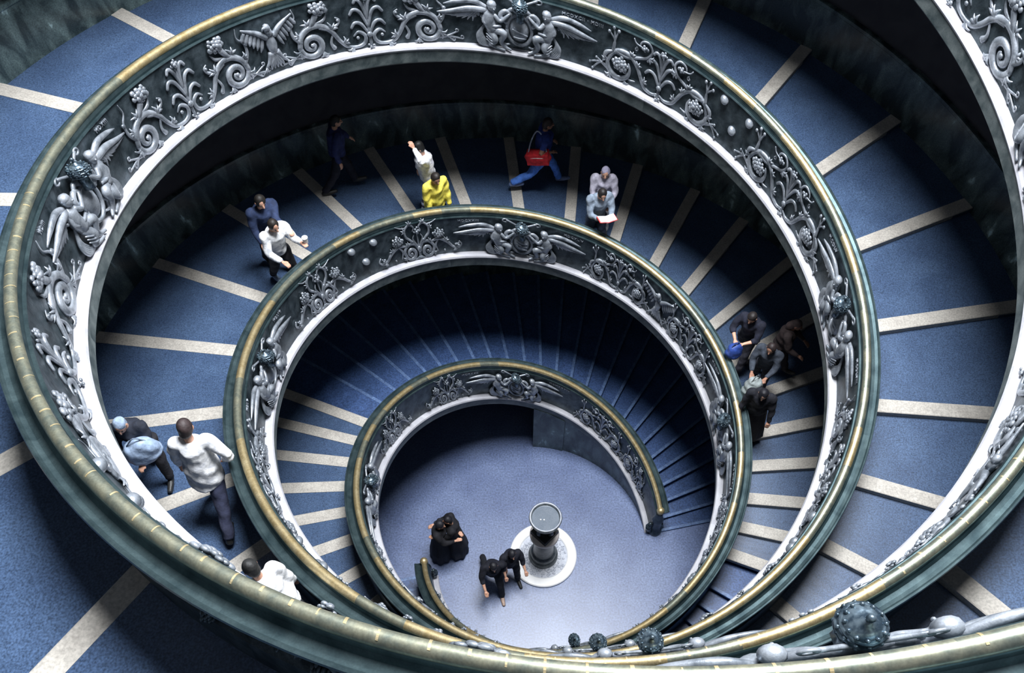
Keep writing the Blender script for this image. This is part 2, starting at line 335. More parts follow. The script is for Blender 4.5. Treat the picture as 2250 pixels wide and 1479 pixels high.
def shield(v=0):
    g=G(); g.add(*ball((0,.40,.03),(.17,.24,.13),16,12))
    g.add(*tube([(.2*math.cos(a)*(1-.0*abs(math.sin(a))),.40+.27*math.sin(a),.10) for a in np.linspace(0,2*math.pi,25)],[.03],6,1))
    for s in(-1,1):
        g.add(*tube(T3([(.2*s,.5),(.3*s,.62),(.22*s,.72),(.12*s,.66),(.16*s,.6)],.11),[.035,.04,.035,.025,.015],6,4))
        g.add(*tube(T3([(.2*s,.3),(.29*s,.2),(.24*s,.1),(.15*s,.12)],.09),[.03,.035,.03,.015],6,4))
        g.add(*tube(T3([(0,.68),(.1*s,.76),(.2*s,.7)],.1),[.04,.04,.02]))
        g.add(*tube(T3([(-.3*s,.62,.1),(0,.82,.1),(.28*s,.97,.07)]),[.02,.02,.02])); g.add(*tube([(.3*s+.05*math.cos(a),.98+.04*math.sin(a)-.03,.07) for a in np.linspace(0,6.3,12)],.014,5,1))
    if v==0: cluster(g,(0,.42),.09,.14,22,.022,5)
    elif v==1:
        g.add(*tube([(-.12,.36,.17),(0,.4,.18),(.12,.44,.17)],[.015]))
        g.add(*tube([(-.1,.3,.16),(0,.3,.18),(.1,.3,.16)],[.012]))
    else:
        for k in(-1,0,1): g.add(*tube([(-.1,.3+.08*k+.05,.14),(0,.34+.08*k+.05,.18),(.1,.38+.08*k+.05,.14)],[.014]))
    return g
def tiara():
    g=G(); g.add(*lathe([(.0,-.06),(.05,-.055),(.085,-.03),(.1,.01),(.1,.05),(.085,.085),(.05,.11),(.03,.115),(.022,.13),(.0,.135)],16))
    for z,r in((-.02,.095),(.03,.104),(.07,.095)): g.add(*lathe([(r-.012,z-.009),(r+.006,z-.004),(r+.006,z+.004),(r-.012,z+.009)],16))
    for z,r in((.005,.103),(.05,.102),(.09,.082)):
        for k in range(12): a=2*math.pi*k/12+z*9; g.add(*ball((r*math.cos(a),r*math.sin(a),z),.012,5,4))
    g.add(*tube([(0,0,.12),(0,0,.17)],[.012])); g.add(*ball((0,0,.17),.022,7,5))
    g.add(*tube([(0,0,-.22),(0,0,-.05)],[.06,.05])); 
    q=G(); V=g.V(); V=np.stack([V[:,0]*1.15,V[:,2]*1.1+.86,V[:,1]*1.15+.16],1); q.add(V,[x[::-1] for x in g.f]); return q
def angel(s):
    g=G()
    g.add(*ball((.43*s,.76,.13),(.07,.085,.075),10,8)); g.add(*ball((.43*s,.80,.12),(.078,.065,.08),8,6)); g.add(*ball((.405*s,.75,.205),.016,5,4))
    g.add(*tube([(.44*s,.70,.1),(.46*s,.62,.09),(.47*s,.48,.1),(.42*s,.36,.1)],[.04,.1,.105,.11],10,4))
    g.add(*tube([(.40*s,.62,.14),(.31*s,.55,.18),(.22*s,.62,.17),(.15*s,.68,.14)],[.042,.035,.03,.025]))
    g.add(*tube([(.52*s,.6,.1),(.56*s,.48,.13),(.42*s,.44,.18),(.3*s,.46,.17)],[.042,.036,.03,.024]))
    g.add(*tube([(.42*s,.36,.12),(.26*s,.34,.19),(.30*s,.18,.16),(.24*s,.07,.13),(.14*s,.04,.17)],[.07,.065,.045,.035,.02],8))
    g.add(*tube([(.46*s,.34,.1),(.40*s,.2,.18),(.46*s,.09,.13),(.36*s,.03,.14),(.24*s,.02,.17)],[.075,.06,.045,.03,.02],8))
    for k in range(5):
        x=.03*k; g.add(*tube([((.5+x*.6)*s,.46-x,.05),((.60+x*.5)*s,.26-x*.5,.07),((.5+x)*s,.08-x*.2,.09),((.34+x)*s,.02,.10)],[.02,.028,.028,.015],6,4))
    for k in range(3): g.add(*tube([(.36*s,.3-.05*k,.17),(.44*s,.22-.05*k,.2),(.53*s,.27-.05*k,.13)],[.012,.02,.012]))
    return g
def wing(s):
    g=G()
    g.add(*tube([(.5*s,.66,.08),(.62*s,.68,.10),(.8*s,.67,.10),(1.05*s,.60,.07),(1.26*s,.56,.04)],[.05,.055,.05,.035,.012],8))
    g.add(*tube([(.5*s,.70,.07),(.7*s,.80,.09),(.95*s,.77,.07),(1.15*s,.70,.03)],[.04,.045,.035,.01],8))
    for k in range(7):
        q=k/6; g.add(*tube([((.60+.22*q)*s,.65-.03*q,.06),((.70+.3*q)*s,.54-.0*q,.06),((.72+.5*q)*s,.42+.11*q,.03)],[.03,.028,.008]))
    for k in range(9): g.add(*ball(((.58+.05*(k%5))*s,.62-.06*(k//5)-.03*(k%2),.05),.03,5,4))
    return g
def enrich(g,pts,seed):
    q=np.random.default_rng(seed)
    for x,y,a in pts:
        L=q.uniform(.09,.14); a=D(a)
        for k in(-1,0,1):
            b=a+k*.5; g.add(*tube([(x,y,.03),(x+L*.6*math.cos(b),y+L*.6*math.sin(b),.07),(x+L*math.cos(b+k*.3),y+L*math.sin(b+k*.3),.035)],[.012,.022,.006],5,3))
    return g
HT={'F':enrich(halfF(),[(.45,.16,150),(.62,.42,130),(1.12,.45,20),(1.14,.2,-30),(.8,.1,-100),(.3,.06,-60),(.95,.56,70)],1),'G':enrich(halfG(),[(.35,.2,150),(.5,.42,120),(1.08,.32,10),(.62,.56,100),(.3,.68,200),(1.0,.1,-60),(.72,.05,-120)],2),'H':enrich(halfH(),[(.3,.44,40),(.42,.14,-40),(.34,.8,20),(.8,.37,60),(1.05,.18,-70),(.2,.94,100)],3)}
PT={k:palm(k) for k in 'FGH'}; EG=eagle(); BS=boss(); SH=[shield(i) for i in range(3)]; TI=tiara(); AN={s:angel(s) for s in(-1,1)}; WG={s:wing(s) for s in(-1,1)}
PR0=-.115; PR1=-.065
SO=dict(scroll=.55,palmette=.55,eagle=.7,boss=.8,shield=.8,tiara=1.0,winged_figure=.72,wing=.7,inscription=1,back_scroll=1)
def place(name,g,rail,tc,sx,parent,m,flip=1,hs=1,h0=0,scale_o=1,side=1):
    V=g.V(); t=tc+V[:,0]*sx*flip/float(Rt(tc)); h=.045+(V[:,1]*hs+h0)*.95
    dr=PR0+(PR1-PR0)*h-V[:,2]*scale_o*SO[name] if side>0 else .06+V[:,2]*scale_o
    v=P(rail,np.clip(t,0,TEND),dr,h); f=g.f
    if flip*side<0: f=[q[::-1] for q in f]
    c=v.mean(0)*1.0; o=obj(name,v-c,f,m,None,True); o.location=c; o.parent=parent; return o

# text mapped on the panel
def text_g(s,size=.075):
    cu=bpy.data.curves.new('inscription','FONT'); cu.body=s; cu.size=size; cu.extrude=.014; cu.space_character=1.15; cu.resolution_u=2
    to=bpy.data.objects.new('t',cu); COL.objects.link(to); dg=bpy.context.evaluated_depsgraph_get(); me=bpy.data.meshes.new_from_object(to.evaluated_get(dg))
    g=G(); V=np.array([v.co[:] for v in me.vertices]); V[:,0]-=V[:,0].mean(); V[:,0]*=-1
    g.add(V,[tuple(reversed(p.vertices)) for p in me.polygons]); bpy.data.objects.remove(to); bpy.data.meshes.remove(me); return g

CREST={'A':[89,176,265,355,443,531,628,714],'B':[87.5,180,265.7,351.6,446.5,531,620,710]}
PTYPE={'A':'HGFGFFGG','B':'GGHGGFGG'}; MID={'A':[0,'e','b','b','e','b','b',0],'B':['b','e','b','b','e','b','b',0]}
INS={('A',4):('','MCDXCII · MDIII'),('A',5):('MDIII','MDXIII'),('B',2):('MDCXXIII','MDCXLIV'),('A',3):('MCDLV','MCDLVIII'),('A',0):('MCMXXII','MCMXXXIX'),('B',3):('MDLV','MDLIX')}
INS.update({('B',5):('MDXIII','MDXXI'),('B',1):('MDCLV','MDCLXVII')}); 
panelm=M['panel']
for rail in 'AB':
    root=empty('balustrade',(0,0,0)); 
    tag(root,{'A':'ornate bronze balustrade with brass handrail that begins at the right of the bottom floor','B':'ornate bronze balustrade with brass handrail that begins at the lower left of the bottom floor'}[rail],'balustrade','spiral bronze balustrades')
    def bs(nm,t0,t1,prof,m,k,parent=root,smooth=False):
        v,f=sweep(rail,np.linspace(t0,t1,k),prof); c=v.mean(0); o=obj(nm,v-c,f,m,None,smooth); o.location=c; o.parent=parent; return o
    panels=[]
    cove=[(-.055,.955),(-.06,.985),(-.05,1.03),(.03,1.06),(.052,1.02),(.065,.985),(.095,.955),(.14,.952),(.175,.972),(.190,.990),(.208,.988),(.216,.970),(.206,.960),(.212,.945),(.200,.935),(.165,.925),(.08,.90),(.045,.86)]
    tb=[(.055*math.cos(x)-.005,1.062+.055*math.sin(x)) for x in np.linspace(0,2*math.pi,12,endpoint=False)][::-1]
    cove=cove[::-1]
    for i in range(len(SEG)-1):
        t0,t1=SEG[i],SEG[i+1]
        panels.append(bs('relief_panel',t0,t1,[(-.115,.03),(.05,.03),(.045,.95),(-.065,.95)],M['panel'],14))
        panels[-1].data.flip_normals() if False else None
        bs('ledge',t0,t1,[(-.235,-.005),(-.22,.028),(-.10,.045),(-.10,-.035),(-.225,-.035)][::-1],M['ledge'],14)
        bs('fascia',t0,t1,[(-.212,-.03),(-.1,-.03),(-.1,-.30),(-.185,-.285),(-.212,-.25)],M['fascia'],14)
        bs('base_moulding',t0,t1,[(.04,.0-.2),(.04,.36),(.08,.36),(.10,.30),(.17,.26),(.19,.18),(.21,.06),(.21,-.2)],M['panel'],14)
        bs('coping',t0,t1,cove,M['cove'],14,smooth=False)
        bs('bead',t0,t1,[(-.075,.925),(-.085,.94),(-.075,.955),(-.055,.955),(-.055,.925)],M['cove'],14)
        nb=3
        for k in range(nb):
            a0=t0+(t1-t0)*k/nb; a1=t0+(t1-t0)*(k+1)/nb
            gold=random.random()<(.75 if t0<D(300) else .45)
            if D(440)<t0<D(640) and rail=='A': gold=(D(475)<a0<D(512))
            tb_o=bs('handrail',a0,a1,tb,M['brass' if gold else 'tube_dark'],7,smooth=True)
    # collars along the tube
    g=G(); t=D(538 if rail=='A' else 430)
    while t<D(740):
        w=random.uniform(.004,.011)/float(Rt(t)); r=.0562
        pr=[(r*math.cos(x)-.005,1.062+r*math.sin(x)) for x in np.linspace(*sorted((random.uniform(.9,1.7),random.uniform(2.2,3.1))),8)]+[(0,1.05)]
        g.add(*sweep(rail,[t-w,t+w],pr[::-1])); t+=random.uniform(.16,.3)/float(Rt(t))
    tag(obj('joint_collars',g.V(),g.f,M['collar'],root),kind='stuff')
    # ornaments
    def pnl(t): return panels[min(len(panels)-1,max(0,int(math.degrees(t)//22)))]
    def put(nm,g,t,sx,m,**k):
        p=pnl(t); o=place(nm,g,rail,t,sx,None,m,**k); o.location=Vector(o.location)-Vector(p.location); o.parent=p; return o
    def group(tc,sx,ty):
        put('palmette',PT[ty],tc,max(.6,min(1,sx+.2)),M['relief'])
        for s in(1,-1): put('scroll',HT[ty],tc,sx,M['relief'],flip=s)
    cr=[D(x) for x in CREST[rail]]
    for k,t in enumerate(cr):
        r=float(Rt(t)); cs=.86 if r<3.3 else 1.0
        crest=empty('crest',P(rail,t,-.1,.5)); crest.parent=root
        def cput(nm,g,m,**kk):
            o=place(nm,g,rail,t,cs,None,m,**kk); o.location=Vector(o.location)-Vector(crest.location); o.parent=crest; return o
        cput('shield',SH[{4:1,5:0}.get(k,2) if rail=='A' else k%3],M['relief']); cput('tiara',TI,M['tiara'])
        for s in(1,-1): cput('winged_figure',AN[s],M['relief'],flip=1); cput('wing',WG[s],M['relief'],flip=1)
        if (rail,k) in INS:
            for s,w in zip((1,-1),INS[(rail,k)]):
                if not w: continue
                tg=text_g(w,.08); tq=t+s*.98/r
                o=place('inscription',tg,rail,tq,1,None,M['relief'],h0=.825,flip=1); 
                o.location=Vector(o.location)-Vector(crest.location); o.parent=crest
        if k+1<len(cr):
            t2=cr[k+1]; rm=float(Rt((t+t2)/2)); per=(t2-t)*rm; hw=1.22*(.86 if rm<3.3 else 1)
            sx=max(.3,(per/2-hw-.12)/2.75); ty=PTYPE[rail][k]
            ta=t+(hw+1.25*sx)/rm; tb_=t2-(hw+1.25*sx)/rm
            group(ta,sx,ty); group(tb_,sx,ty); mt=(t+t2)/2
            if MID[rail][k]=='e': put('eagle',EG,mt,min(1,sx+.3),M['relief'] if True else M['panel'])
            elif MID[rail][k]=='b':
                for dx,h in((.26,.82),(-.26,.80),(0,.42)): put('boss',BS,mt+dx*min(1,sx+.25)/rm,1,M['relief'],h0=h)
    group(D(48),.5,'G'); put('scroll',HT['G'],D(22),.45,M['relief']); put('scroll',HT['F'],D(27),.4,M['relief'],flip=-1)
    # reliefs on the walker side near the top turns
    if rail=='A':
        for q in range(560,650,9):
            put('back_scroll',HT['G'],D(q),.42,M['panel'],side=-1,hs=.9)
    # newel at the foot
    nw=empty('newel_post',P(rail,D(.5),0,0)); nw.parent=root; nl=Vector(nw.location)
    g=G(); g.add(*lathe([(.16,0),(.16,.06),(.12,.1),(.11,.5),(.13,.62),(.1,.72),(.07,.9),(.06,1.0),(0,1.0)],14)); obj('post',g.V(),g.f,M['panel'],nw,True)
    g=G(); g.add(*ball((0,0,1.07),.085,16,12)); g.add(*lathe([(.05,.96),(.07,.98),(.05,1.0)],14)); obj('ball_finial',g.V(),g.f,M['brass'],nw,True)
    g=G(); g.add(*tube([(.0,0,.05),(-.12,0,.1),(-.17,0,.3),(-.1,0,.45)],[.07,.08,.07,.03],8)); g.add(*ball((-.15,0,.42),.05,8,6)); o=obj('volute',g.V(),g.f,M['panel'],nw,True); o.rotation_euler=(0,0,float(phi(rail,0)))

# ------------------------------------------------------------------ fountain
fo=empty('fountain',(0,0,0)); tag(fo,'dark stone pedestal fountain with round grey water basin on a white marble ring','fountain')
g=G(); g.add(*lathe([(.54,.0),(.54,.05),(.56,.07),(.73,.07),(.75,.05),(.75,0)],64)); f=g.f[:-2]; obj('marble_ring',g.V(),f+grid_f(0,0),M['fmarble'],fo)
g=G(); g.add(*lathe([(.3,.0),(.3,.035),(.545,.035),(.545,.0)],48)); obj('pebble_bed',g.V(),g.f[:-2],M['fpebble'],fo)
g=G(); q=np.random.default_rng(2)
for k in range(120):
    a=q.uniform(0,6.28); r=q.uniform(.33,.52); g.add(*ball((r*math.cos(a),r*math.sin(a),.035),(q.uniform(.02,.045),q.uniform(.02,.045),.02),6,4))
tag(obj('pebbles',g.V(),g.f,M['fpebble'],fo,True),kind='stuff')
g=G(); g.add(*lathe([(.33,0),(.33,.10),(.31,.16),(.28,.17),(.29,.24),(.27,.31),(.235,.33),(.22,.38),(.215,.7),(.21,1.05),(.24,1.1),(.25,1.16),(.23,1.2)],40)); obj('column',g.V(),g.f,M['fstone'],fo,True)
g=G(); g.add(*lathe([(.25,1.2),(.31,1.21),(.315,1.27),(.30,1.3),(.0,1.3)],40)); obj('marble_plate',g.V(),g.f,M['plate'],fo)
g=G(); g.add(*box((0,0,1.37),(.42,.42,.14),D(45))); g.add(*lathe([(.16,1.44),(.12,1.5),(.07,1.6),(.06,1.75),(.10,1.88),(.0,1.9)],16)); obj('plinth',g.V(),g.f,M['black'],fo)
for k in range(4):
    a=D(45+90*k); g=G(); g.add(*tube([(.13*math.cos(a),.13*math.sin(a),1.44),(.19*math.cos(a),.19*math.sin(a),1.62),(.13*math.cos(a),.13*math.sin(a),1.84)],[.035,.045,.03])); obj('bracket',g.V(),g.f,M['fstone'],fo,True)
g=G(); g.add(*lathe([(.08,1.86),(.2,1.9),(.3,2.0),(.335,2.12),(.34,2.16),(.325,2.175),(.295,2.17),(.285,2.13),(.26,2.04),(0,2.02)],44)); obj('basin',g.V(),g.f,M['fpebble'] if False else M['fstone'],fo,True)
g=G(); g.add(*lathe([(.318,2.172),(.327,2.185),(.312,2.19),(.298,2.182),(.30,2.165)],44)); obj('basin_rim',g.V(),g.f[:-2],M['fpebble'],fo,True)
g=G(); g.add(*lathe([(.283,2.10),(.283,2.115),(0,2.115)],40)); obj('water',g.V(),g.f,M['water'],fo)
for x,y in((-.10,-.03),(-.03,-.035)):
    g=G(); g.add(*ball((x,y,2.122),(.018,.018,.008),8,5)); obj('coin',g.V(),g.f,M['glint'],fo,True)

# ------------------------------------------------------------------ people
def rotz(v,a): c,s=math.cos(a),math.sin(a); v=np.asarray(v,float); return np.stack([v[...,0]*c-v[...,1]*s,v[...,0]*s+v[...,1]*c,v[...,2]],-1)
def remesh(g,voxel,name,smooth=5,noise=0,seed=0):
    me=mesh(name,g.V(),g.f); o=bpy.data.objects.new(name,me); COL.objects.link(o)
    m=o.modifiers.new('r','REMESH'); m.mode='VOXEL'; m.voxel_size=voxel; s=o.modifiers.new('s','SMOOTH'); s.iterations=smooth; s.factor=.5
    dg=bpy.context.evaluated_depsgraph_get(); me2=bpy.data.meshes.new_from_object(o.evaluated_get(dg)); bpy.data.objects.remove(o); bpy.data.meshes.remove(me)
    if noise:
        k=len(me2.vertices); V=np.empty(k*3); me2.vertices.foreach_get('co',V); V=V.reshape(-1,3); N=np.empty(k*3); me2.vertices.foreach_get('normal',N); N=N.reshape(-1,3)
        q=V*17+seed; d=np.sin(q[:,0]+1.7*np.sin(q[:,2]*.8))*np.sin(q[:,1]*.9+q[:,2]*.6)+.5*np.sin(q[:,2]*2.1+q[:,0]*1.3)
        V+=N*(d*noise)[:,None]; me2.vertices.foreach_set('co',V.ravel()); me2.update()
    me2.name=name; me2.materials.clear(); return me2
def dirv(el,az):  # el: 0 down, 90 forward; az sideways tilt
    e=D(el); a=D(az); return np.array([math.sin(a),math.sin(e)*math.cos(a),-math.cos(e)*math.cos(a)])
def person(loc,head,label,H=1.72,top=(.9,.9,.92),legs=(.02,.02,.03),hair=(.02,.015,.012),shoes=(.02,.02,.02),lean=6,turn=0,
           la=(20,-10,40,-8),ra=(-20,10,10,8),ll=(20,4),rl=(-18,22),sleeve='long',robe=None,hood=None,voxel=.014,skin='skin',nod=8,belly=0,hairlen=0,jacket=None,shirt_len=0,skirt=None,group=None):
    s=H/1.72; L=lambda x:x
    hip=np.array([0,0,.93]); up=np.array([0,math.sin(D(lean)),math.cos(D(lean))])
    chest=hip+up*.36; neck=hip+up*.55; fw=np.array([0,math.cos(D(nod+lean)),-math.sin(D(nod+lean))]); hu=np.array([0,math.sin(D(nod+lean)),math.cos(D(nod+lean))])
    hc=neck+up*.06+hu*.10+fw*.02
    arms=[];legsj=[]
    for sg,a in((-1,la),(1,ra)):
        sh=neck-up*.06+np.array([.185*sg,0,0]); d1=dirv(a[0],a[1]); el=sh+d1*.285; d2=dirv(a[2],a[3]); wr=el+d2*.25; arms.append((sh,el,wr,d2,sg))
    for sg,l in((-1,ll),(1,rl)):
        hp=hip+np.array([.09*sg,0,-.04]); d=dirv(l[0],3*sg); kn=hp+d*.43; d2=dirv(l[0]-l[1],1*sg); an=kn+d2*.41; ft=an+np.array([0,.15,-.035])*1.0; legsj.append((hp,kn,an,ft,sg))
    low=min(j[2][2] for j in legsj)-.075
    # body
    b=G()
    b.add(*tube([hip+(0,0,-.02),hip+up*.14,hip+up*.3,chest+up*.06,neck-up*.02],[.13,.115,.135,.14,.07],12,4)); b.add(*tube([chest-np.array([.1,0,0])+up*.06,chest+np.array([.1,0,0])+up*.06],[.105,.105],10))
    b.add(*tube([neck-up*.05,neck+up*.1],[.055,.05],10)); b.add(*tube([hip-np.array([.07,0,0.02]),hip+np.array([.07,0,-.02])],[.115,.115],10))
    Rm=np.stack([np.array([1,0,0]),fw,hu],1)
    b.add(*ball(hc,(.076,.092,.112),14,12,Rm)); b.add(*ball(hc+fw*.035-hu*.06,(.055,.06,.05),10,8,Rm))
    b.add(*tube([hc+fw*.085+hu*.02,hc+fw*.112-hu*.02,hc+fw*.09-hu*.035],[.011,.018,.01],6))
    for sg in(-1,1): b.add(*ball(hc+np.array([.078*sg,0,0])-fw*.005,(.014,.022,.034),8,6,Rm))
    for sh,el,wr,d2,sg in arms:
        b.add(*tube([sh-np.array([.05*sg,0,-.01]),sh,el],[.06,.056,.043],10)); b.add(*tube([el,wr],[.043,.028],10))
        hand=wr+d2*.05; side=np.cross(d2,[0,0,1.]); side=side/(np.linalg.norm(side)+1e-6) if np.linalg.norm(side)>.2 else np.array([0,1.,0]); nrm=np.cross(side,d2)
        for k in range(4):
            w=(k-1.5)*.021; ln=(.062,.075,.07,.055)[k]; p0=wr+d2*.02+side*w*.6; p1=wr+d2*.085+side*w
            b.add(*tube([p0,p1],[.016,.014],6)); b.add(*tube([p1,p1+d2*ln*.55-nrm*.008,p1+d2*ln*.9-nrm*.03],[.012,.0115,.010],6))
        b.add(*tube([wr+d2*.02,wr+d2*.05+side*-.035,wr+d2*.085+side*-.052-nrm*.012],[.016,.014,.011],6))
        b.add(*ball(hand,(.03,.03,.035),8,6))
    for hp,kn,an,ft,sg in legsj: b.add(*tube([hp,kn],[.088,.058],10)); b.add(*tube([kn,kn+(an-kn)*.35,an],[.056,.058,.036],10)); b.add(*tube([an,an+np.array([0,.03,-.04]),ft+(0,.02,-.01)],[.036,.035,.025],8))
    root=empty('person',loc,head); root.scale=(s,s,s); tag(root,label,'person',group)
    dz=np.array([0,0,-low])
    def fin(name,g,vx,m,sm=4,noise=0):
        gg=G(); gg.add(g.V()+dz,g.f); me=remesh(gg,vx,name,sm,noise,sum(map(ord,label))%97); return link(name,me,m,root,True)
    fin('body',b,voxel*.8,M[skin],2)
    # eyes and mouth
    for sg in(-1,1): g=G(); g.add(*ball(hc+fw*.082+hu*.015+np.array([.03*sg,0,0])+dz,.012,6,5)); obj('eye',g.V(),g.f,M['eye'],root,True)
    g=G(); g.add(*ball(hc+fw*.088-hu*.058+dz,(.024,.008,.007),8,5)); obj('mouth',g.V(),g.f,M['lip'],root,True)
    # hair
    g=G(); g.add(*ball(hc-fw*.016+hu*.022,(.087,.096,.108),14,10,Rm)); g.add(*ball(hc-fw*.035-hu*.03,(.078,.07,.08),12,8,Rm))
    if hairlen: g.add(*tube([hc-fw*.05,hc-fw*.08-hu*.12,hc-fw*.08-hu*(.12+hairlen)],[.08,.075,.04],10))
    V=g.V(); keep=g; hm=fin('hair' if hood is None else 'hood',g,voxel,cloth(hair if hood is None else hood,rough=.6 if hood is None else .85),2,.006)
    # top
    g=G(); e=.03
    g.add(*tube([hip+up*(-.02-shirt_len),hip+up*.14,hip+up*.3,chest+up*.08,neck-up*.01],[.155+belly,.15+belly,.165,.165,.075],14,4)); g.add(*tube([chest-np.array([.11,0,0])+up*.07,chest+np.array([.11,0,0])+up*.07],[.125,.125],12))
    for sh,el,wr,d2,sg in arms:
        g.add(*tube([sh-np.array([.06*sg,0,-.0]),sh,el if sleeve!='short' else sh+(el-sh)*.7],[.085,.08,.064],10))
        if sleeve=='long': g.add(*tube([el,wr-d2*.02],[.064,.048],10))
        if sleeve=='roll': g.add(*tube([el,el+(wr-el)*.4],[.064,.056],10))
    if skirt: g.add(*tube([hip,hip-(0,0,skirt)],[.16,.22],14))
    fin('shirt' if not jacket else 'jacket',g,voxel*1.3,cloth(top),3,.010)
    if robe:
        g=G(); hemz=low+.1; a=np.linspace(0,2*math.pi,28,endpoint=False); v=[]
        zz=[(neck[2]-.08,.12),(chest[2],.18),(hip[2]+.1,.17),(hip[2]-.2,.22),(hip[2]-.5,.27),(hemz,.31)]
        cx=lambda z:up*0+np.array([0,(z-hip[2])*math.tan(D(lean)) if z>hip[2] else 0,z])
        for z,r in zz: rr=r*(1+.07*np.sin(9*a+z*3)*(1 if z<hip[2] else .3)); v.append(np.stack([rr*np.cos(a)*1.0,rr*np.sin(a)*.85,0*a],1)+cx(z))
        k=len(v); v=np.concatenate(v)+dz; obj('robe',v,[q[::-1] for q in grid_f(k,28,True)][::1]+[tuple(range(28)),tuple(reversed(range((k-1)*28,k*28)))],cloth(robe),root,True)
    else:
        g=G(); g.add(*tube([hip+up*.07,hip-(0,0,.04)],[.135,.14],12)); g.add(*tube([hip-np.array([.08,0,.02]),hip+np.array([.08,0,-.02])],[.13,.13],10))
        for hp,kn,an,ft,sg in legsj: g.add(*tube([hp,kn],[.112,.085],10)); g.add(*tube([kn,an],[.084,.066],10))
        fin('trousers',g,voxel*1.3,cloth(legs),3,.007)
    for hp,kn,an,ft,sg in legsj:
        g=G(); g.add(*tube([an+(0,-.05,-.03),ft+(0,-.05,-.015),ft+(0,.07,-.01)],[.045,.048,.036],8)); g.add(*tube([an+(0,0,.02),an+(0,0,-.04)],[.045,.048],8)); fin('shoe',g,voxel,cloth(shoes,rough=.5),2)
    # joints back in world space for props
    def wpt(p): return rotz((np.asarray(p)+dz)*s,head)+np.asarray(loc)
    return dict(root=root,hands=[wpt(x[2]+x[3]*.07) for x in arms],chest=wpt(chest),hip=wpt(hip),head=wpt(hc))
def prop(name,g,m,loc,rz,label,cat,rx=0,ry=0):
    o=obj(name,g.V(),g.f,m,None,False); o.location=loc; o.rotation_euler=(rx,ry,rz); return tag(o,label,cat)
WH=(.82,.84,.9)
def hd(x,y): return math.atan2(y,x)-math.pi/2
def on(x,y,rail,dt=0):
    a=math.atan2(y,x); ph=PHI0+(0 if rail=='A' else math.pi+DB); return (a-ph)%(2*math.pi)
p1=person((-4.50,-2.25,8.05),hd(-.12,1),'man in loose white shirt, dark trousers, striding downhill beside the lower left brass handrail',1.88,WH,(.03,.035,.07),(.045,.03,.03),lean=12,la=(0,-14,8,-8),ra=(-25,38,25,-25),ll=(22,20),rl=(-40,8),nod=10,voxel=.011,belly=.05,shirt_len=.12,group='visitors walking on the spiral ramps')
p2=person((-5.50,-1.62,7.92),hd(.1,-1),'person in dark clothes and pale blue hood close to the inner left balustrade',1.66,(.02,.025,.04),(.015,.015,.02),(.01,.01,.015),hood=(.35,.45,.6),lean=14,la=(25,-6,70,20),ra=(20,6,75,-20),ll=(18,8),rl=(-16,18),group='visitors walking on the spiral ramps')
p3=person((-3.18,-4.12,8.72),hd(-.7,.6),'person in a bright white top half hidden behind the near brass handrail',1.66,(.86,.87,.9),(.05,.05,.06),(.02,.02,.02),lean=20,belly=.07,group='visitors walking on the spiral ramps')
p4=person((-4.66,2.82,6.90),hd(.6,-.8),'man in a shiny dark blue jacket with an arm around his companion in white',1.76,(.02,.035,.09),(.012,.013,.02),(.015,.012,.01),jacket=1,lean=8,la=(60,18,85,-10),ra=(15,12,40,0),ll=(12,6),rl=(-10,12),nod=12,voxel=.012,group='visitors walking on the spiral ramps')
p5=person((-4.44,2.40,6.90),hd(.7,-.75),'person in a white shirt and grey-blue waistcoat holding up a white cup',1.68,(.8,.82,.86),(.015,.015,.02),(.02,.015,.012),lean=10,la=(35,-10,110,0),ra=(25,14,70,-20),ll=(14,6),rl=(-14,14),nod=14,voxel=.012,shoes=(.3,.4,.55),group='visitors walking on the spiral ramps')
p6=person((-3.79,5.10,6.40),hd(1,.3),'person in very dark blue clothes in deep shade by the outer wall, upper left',1.72,(.02,.03,.12),(.01,.01,.02),(.01,.01,.01),ll=(20,8),rl=(-20,16),group='visitors walking on the spiral ramps')
p7=person((-2.12,4.70,6.13),hd(-.9,-.35),'man in a white shirt and striped trousers raising one arm to his head',1.76,(.8,.8,.9),(.30,.31,.38),(.01,.01,.01),lean=6,la=(150,-30,160,60),ra=(-10,14,20,0),ll=(16,6),rl=(-14,16),shoes=(.8,.8,.85),voxel=.012,group='visitors walking on the spiral ramps')
sm=bpy.data.materials.new('striped_cloth'); sm.use_nodes=True; nt=sm.node_tree
wv=nt.nodes.new('ShaderNodeTexWave'); wv.bands_direction='Z'; wv.inputs['Scale'].default_value=2.6; wv.inputs['Distortion'].default_value=1.2; tcn=nt.nodes.new('ShaderNodeTexCoord'); nt.links.new(tcn.outputs['Object'],wv.inputs['Vector'])
rp=nt.nodes.new('ShaderNodeValToRGB'); rp.color_ramp.interpolation='CONSTANT'; rp.color_ramp.elements[0].color=(.03,.03,.05,1); rp.color_ramp.elements[1].color=(.55,.56,.62,1); rp.color_ramp.elements[1].position=.5
nt.links.new(wv.outputs['Color'],rp.inputs[0]); nt.links.new(rp.outputs[0],nt.nodes['Principled BSDF'].inputs['Base Color']); nt.nodes['Principled BSDF'].inputs['Roughness'].default_value=.8
for o in p7['root'].children:
    if o.name.startswith('trousers'): o.data.materials.clear(); o.data.materials.append(sm)
p8=person((-1.98,4.16,6.12),hd(.5,-.9),'person in a bright yellow top standing by the brass handrail at upper centre',1.64,(.80,.68,.10),(.03,.03,.05),(.015,.01,.008),lean=9,skin='skin_dark',la=(10,-5,25,5),ra=(8,5,25,-5),ll=(14,6),rl=(-18,16),nod=14,voxel=.012,belly=.05,shirt_len=.16,group='visitors walking on the spiral ramps')
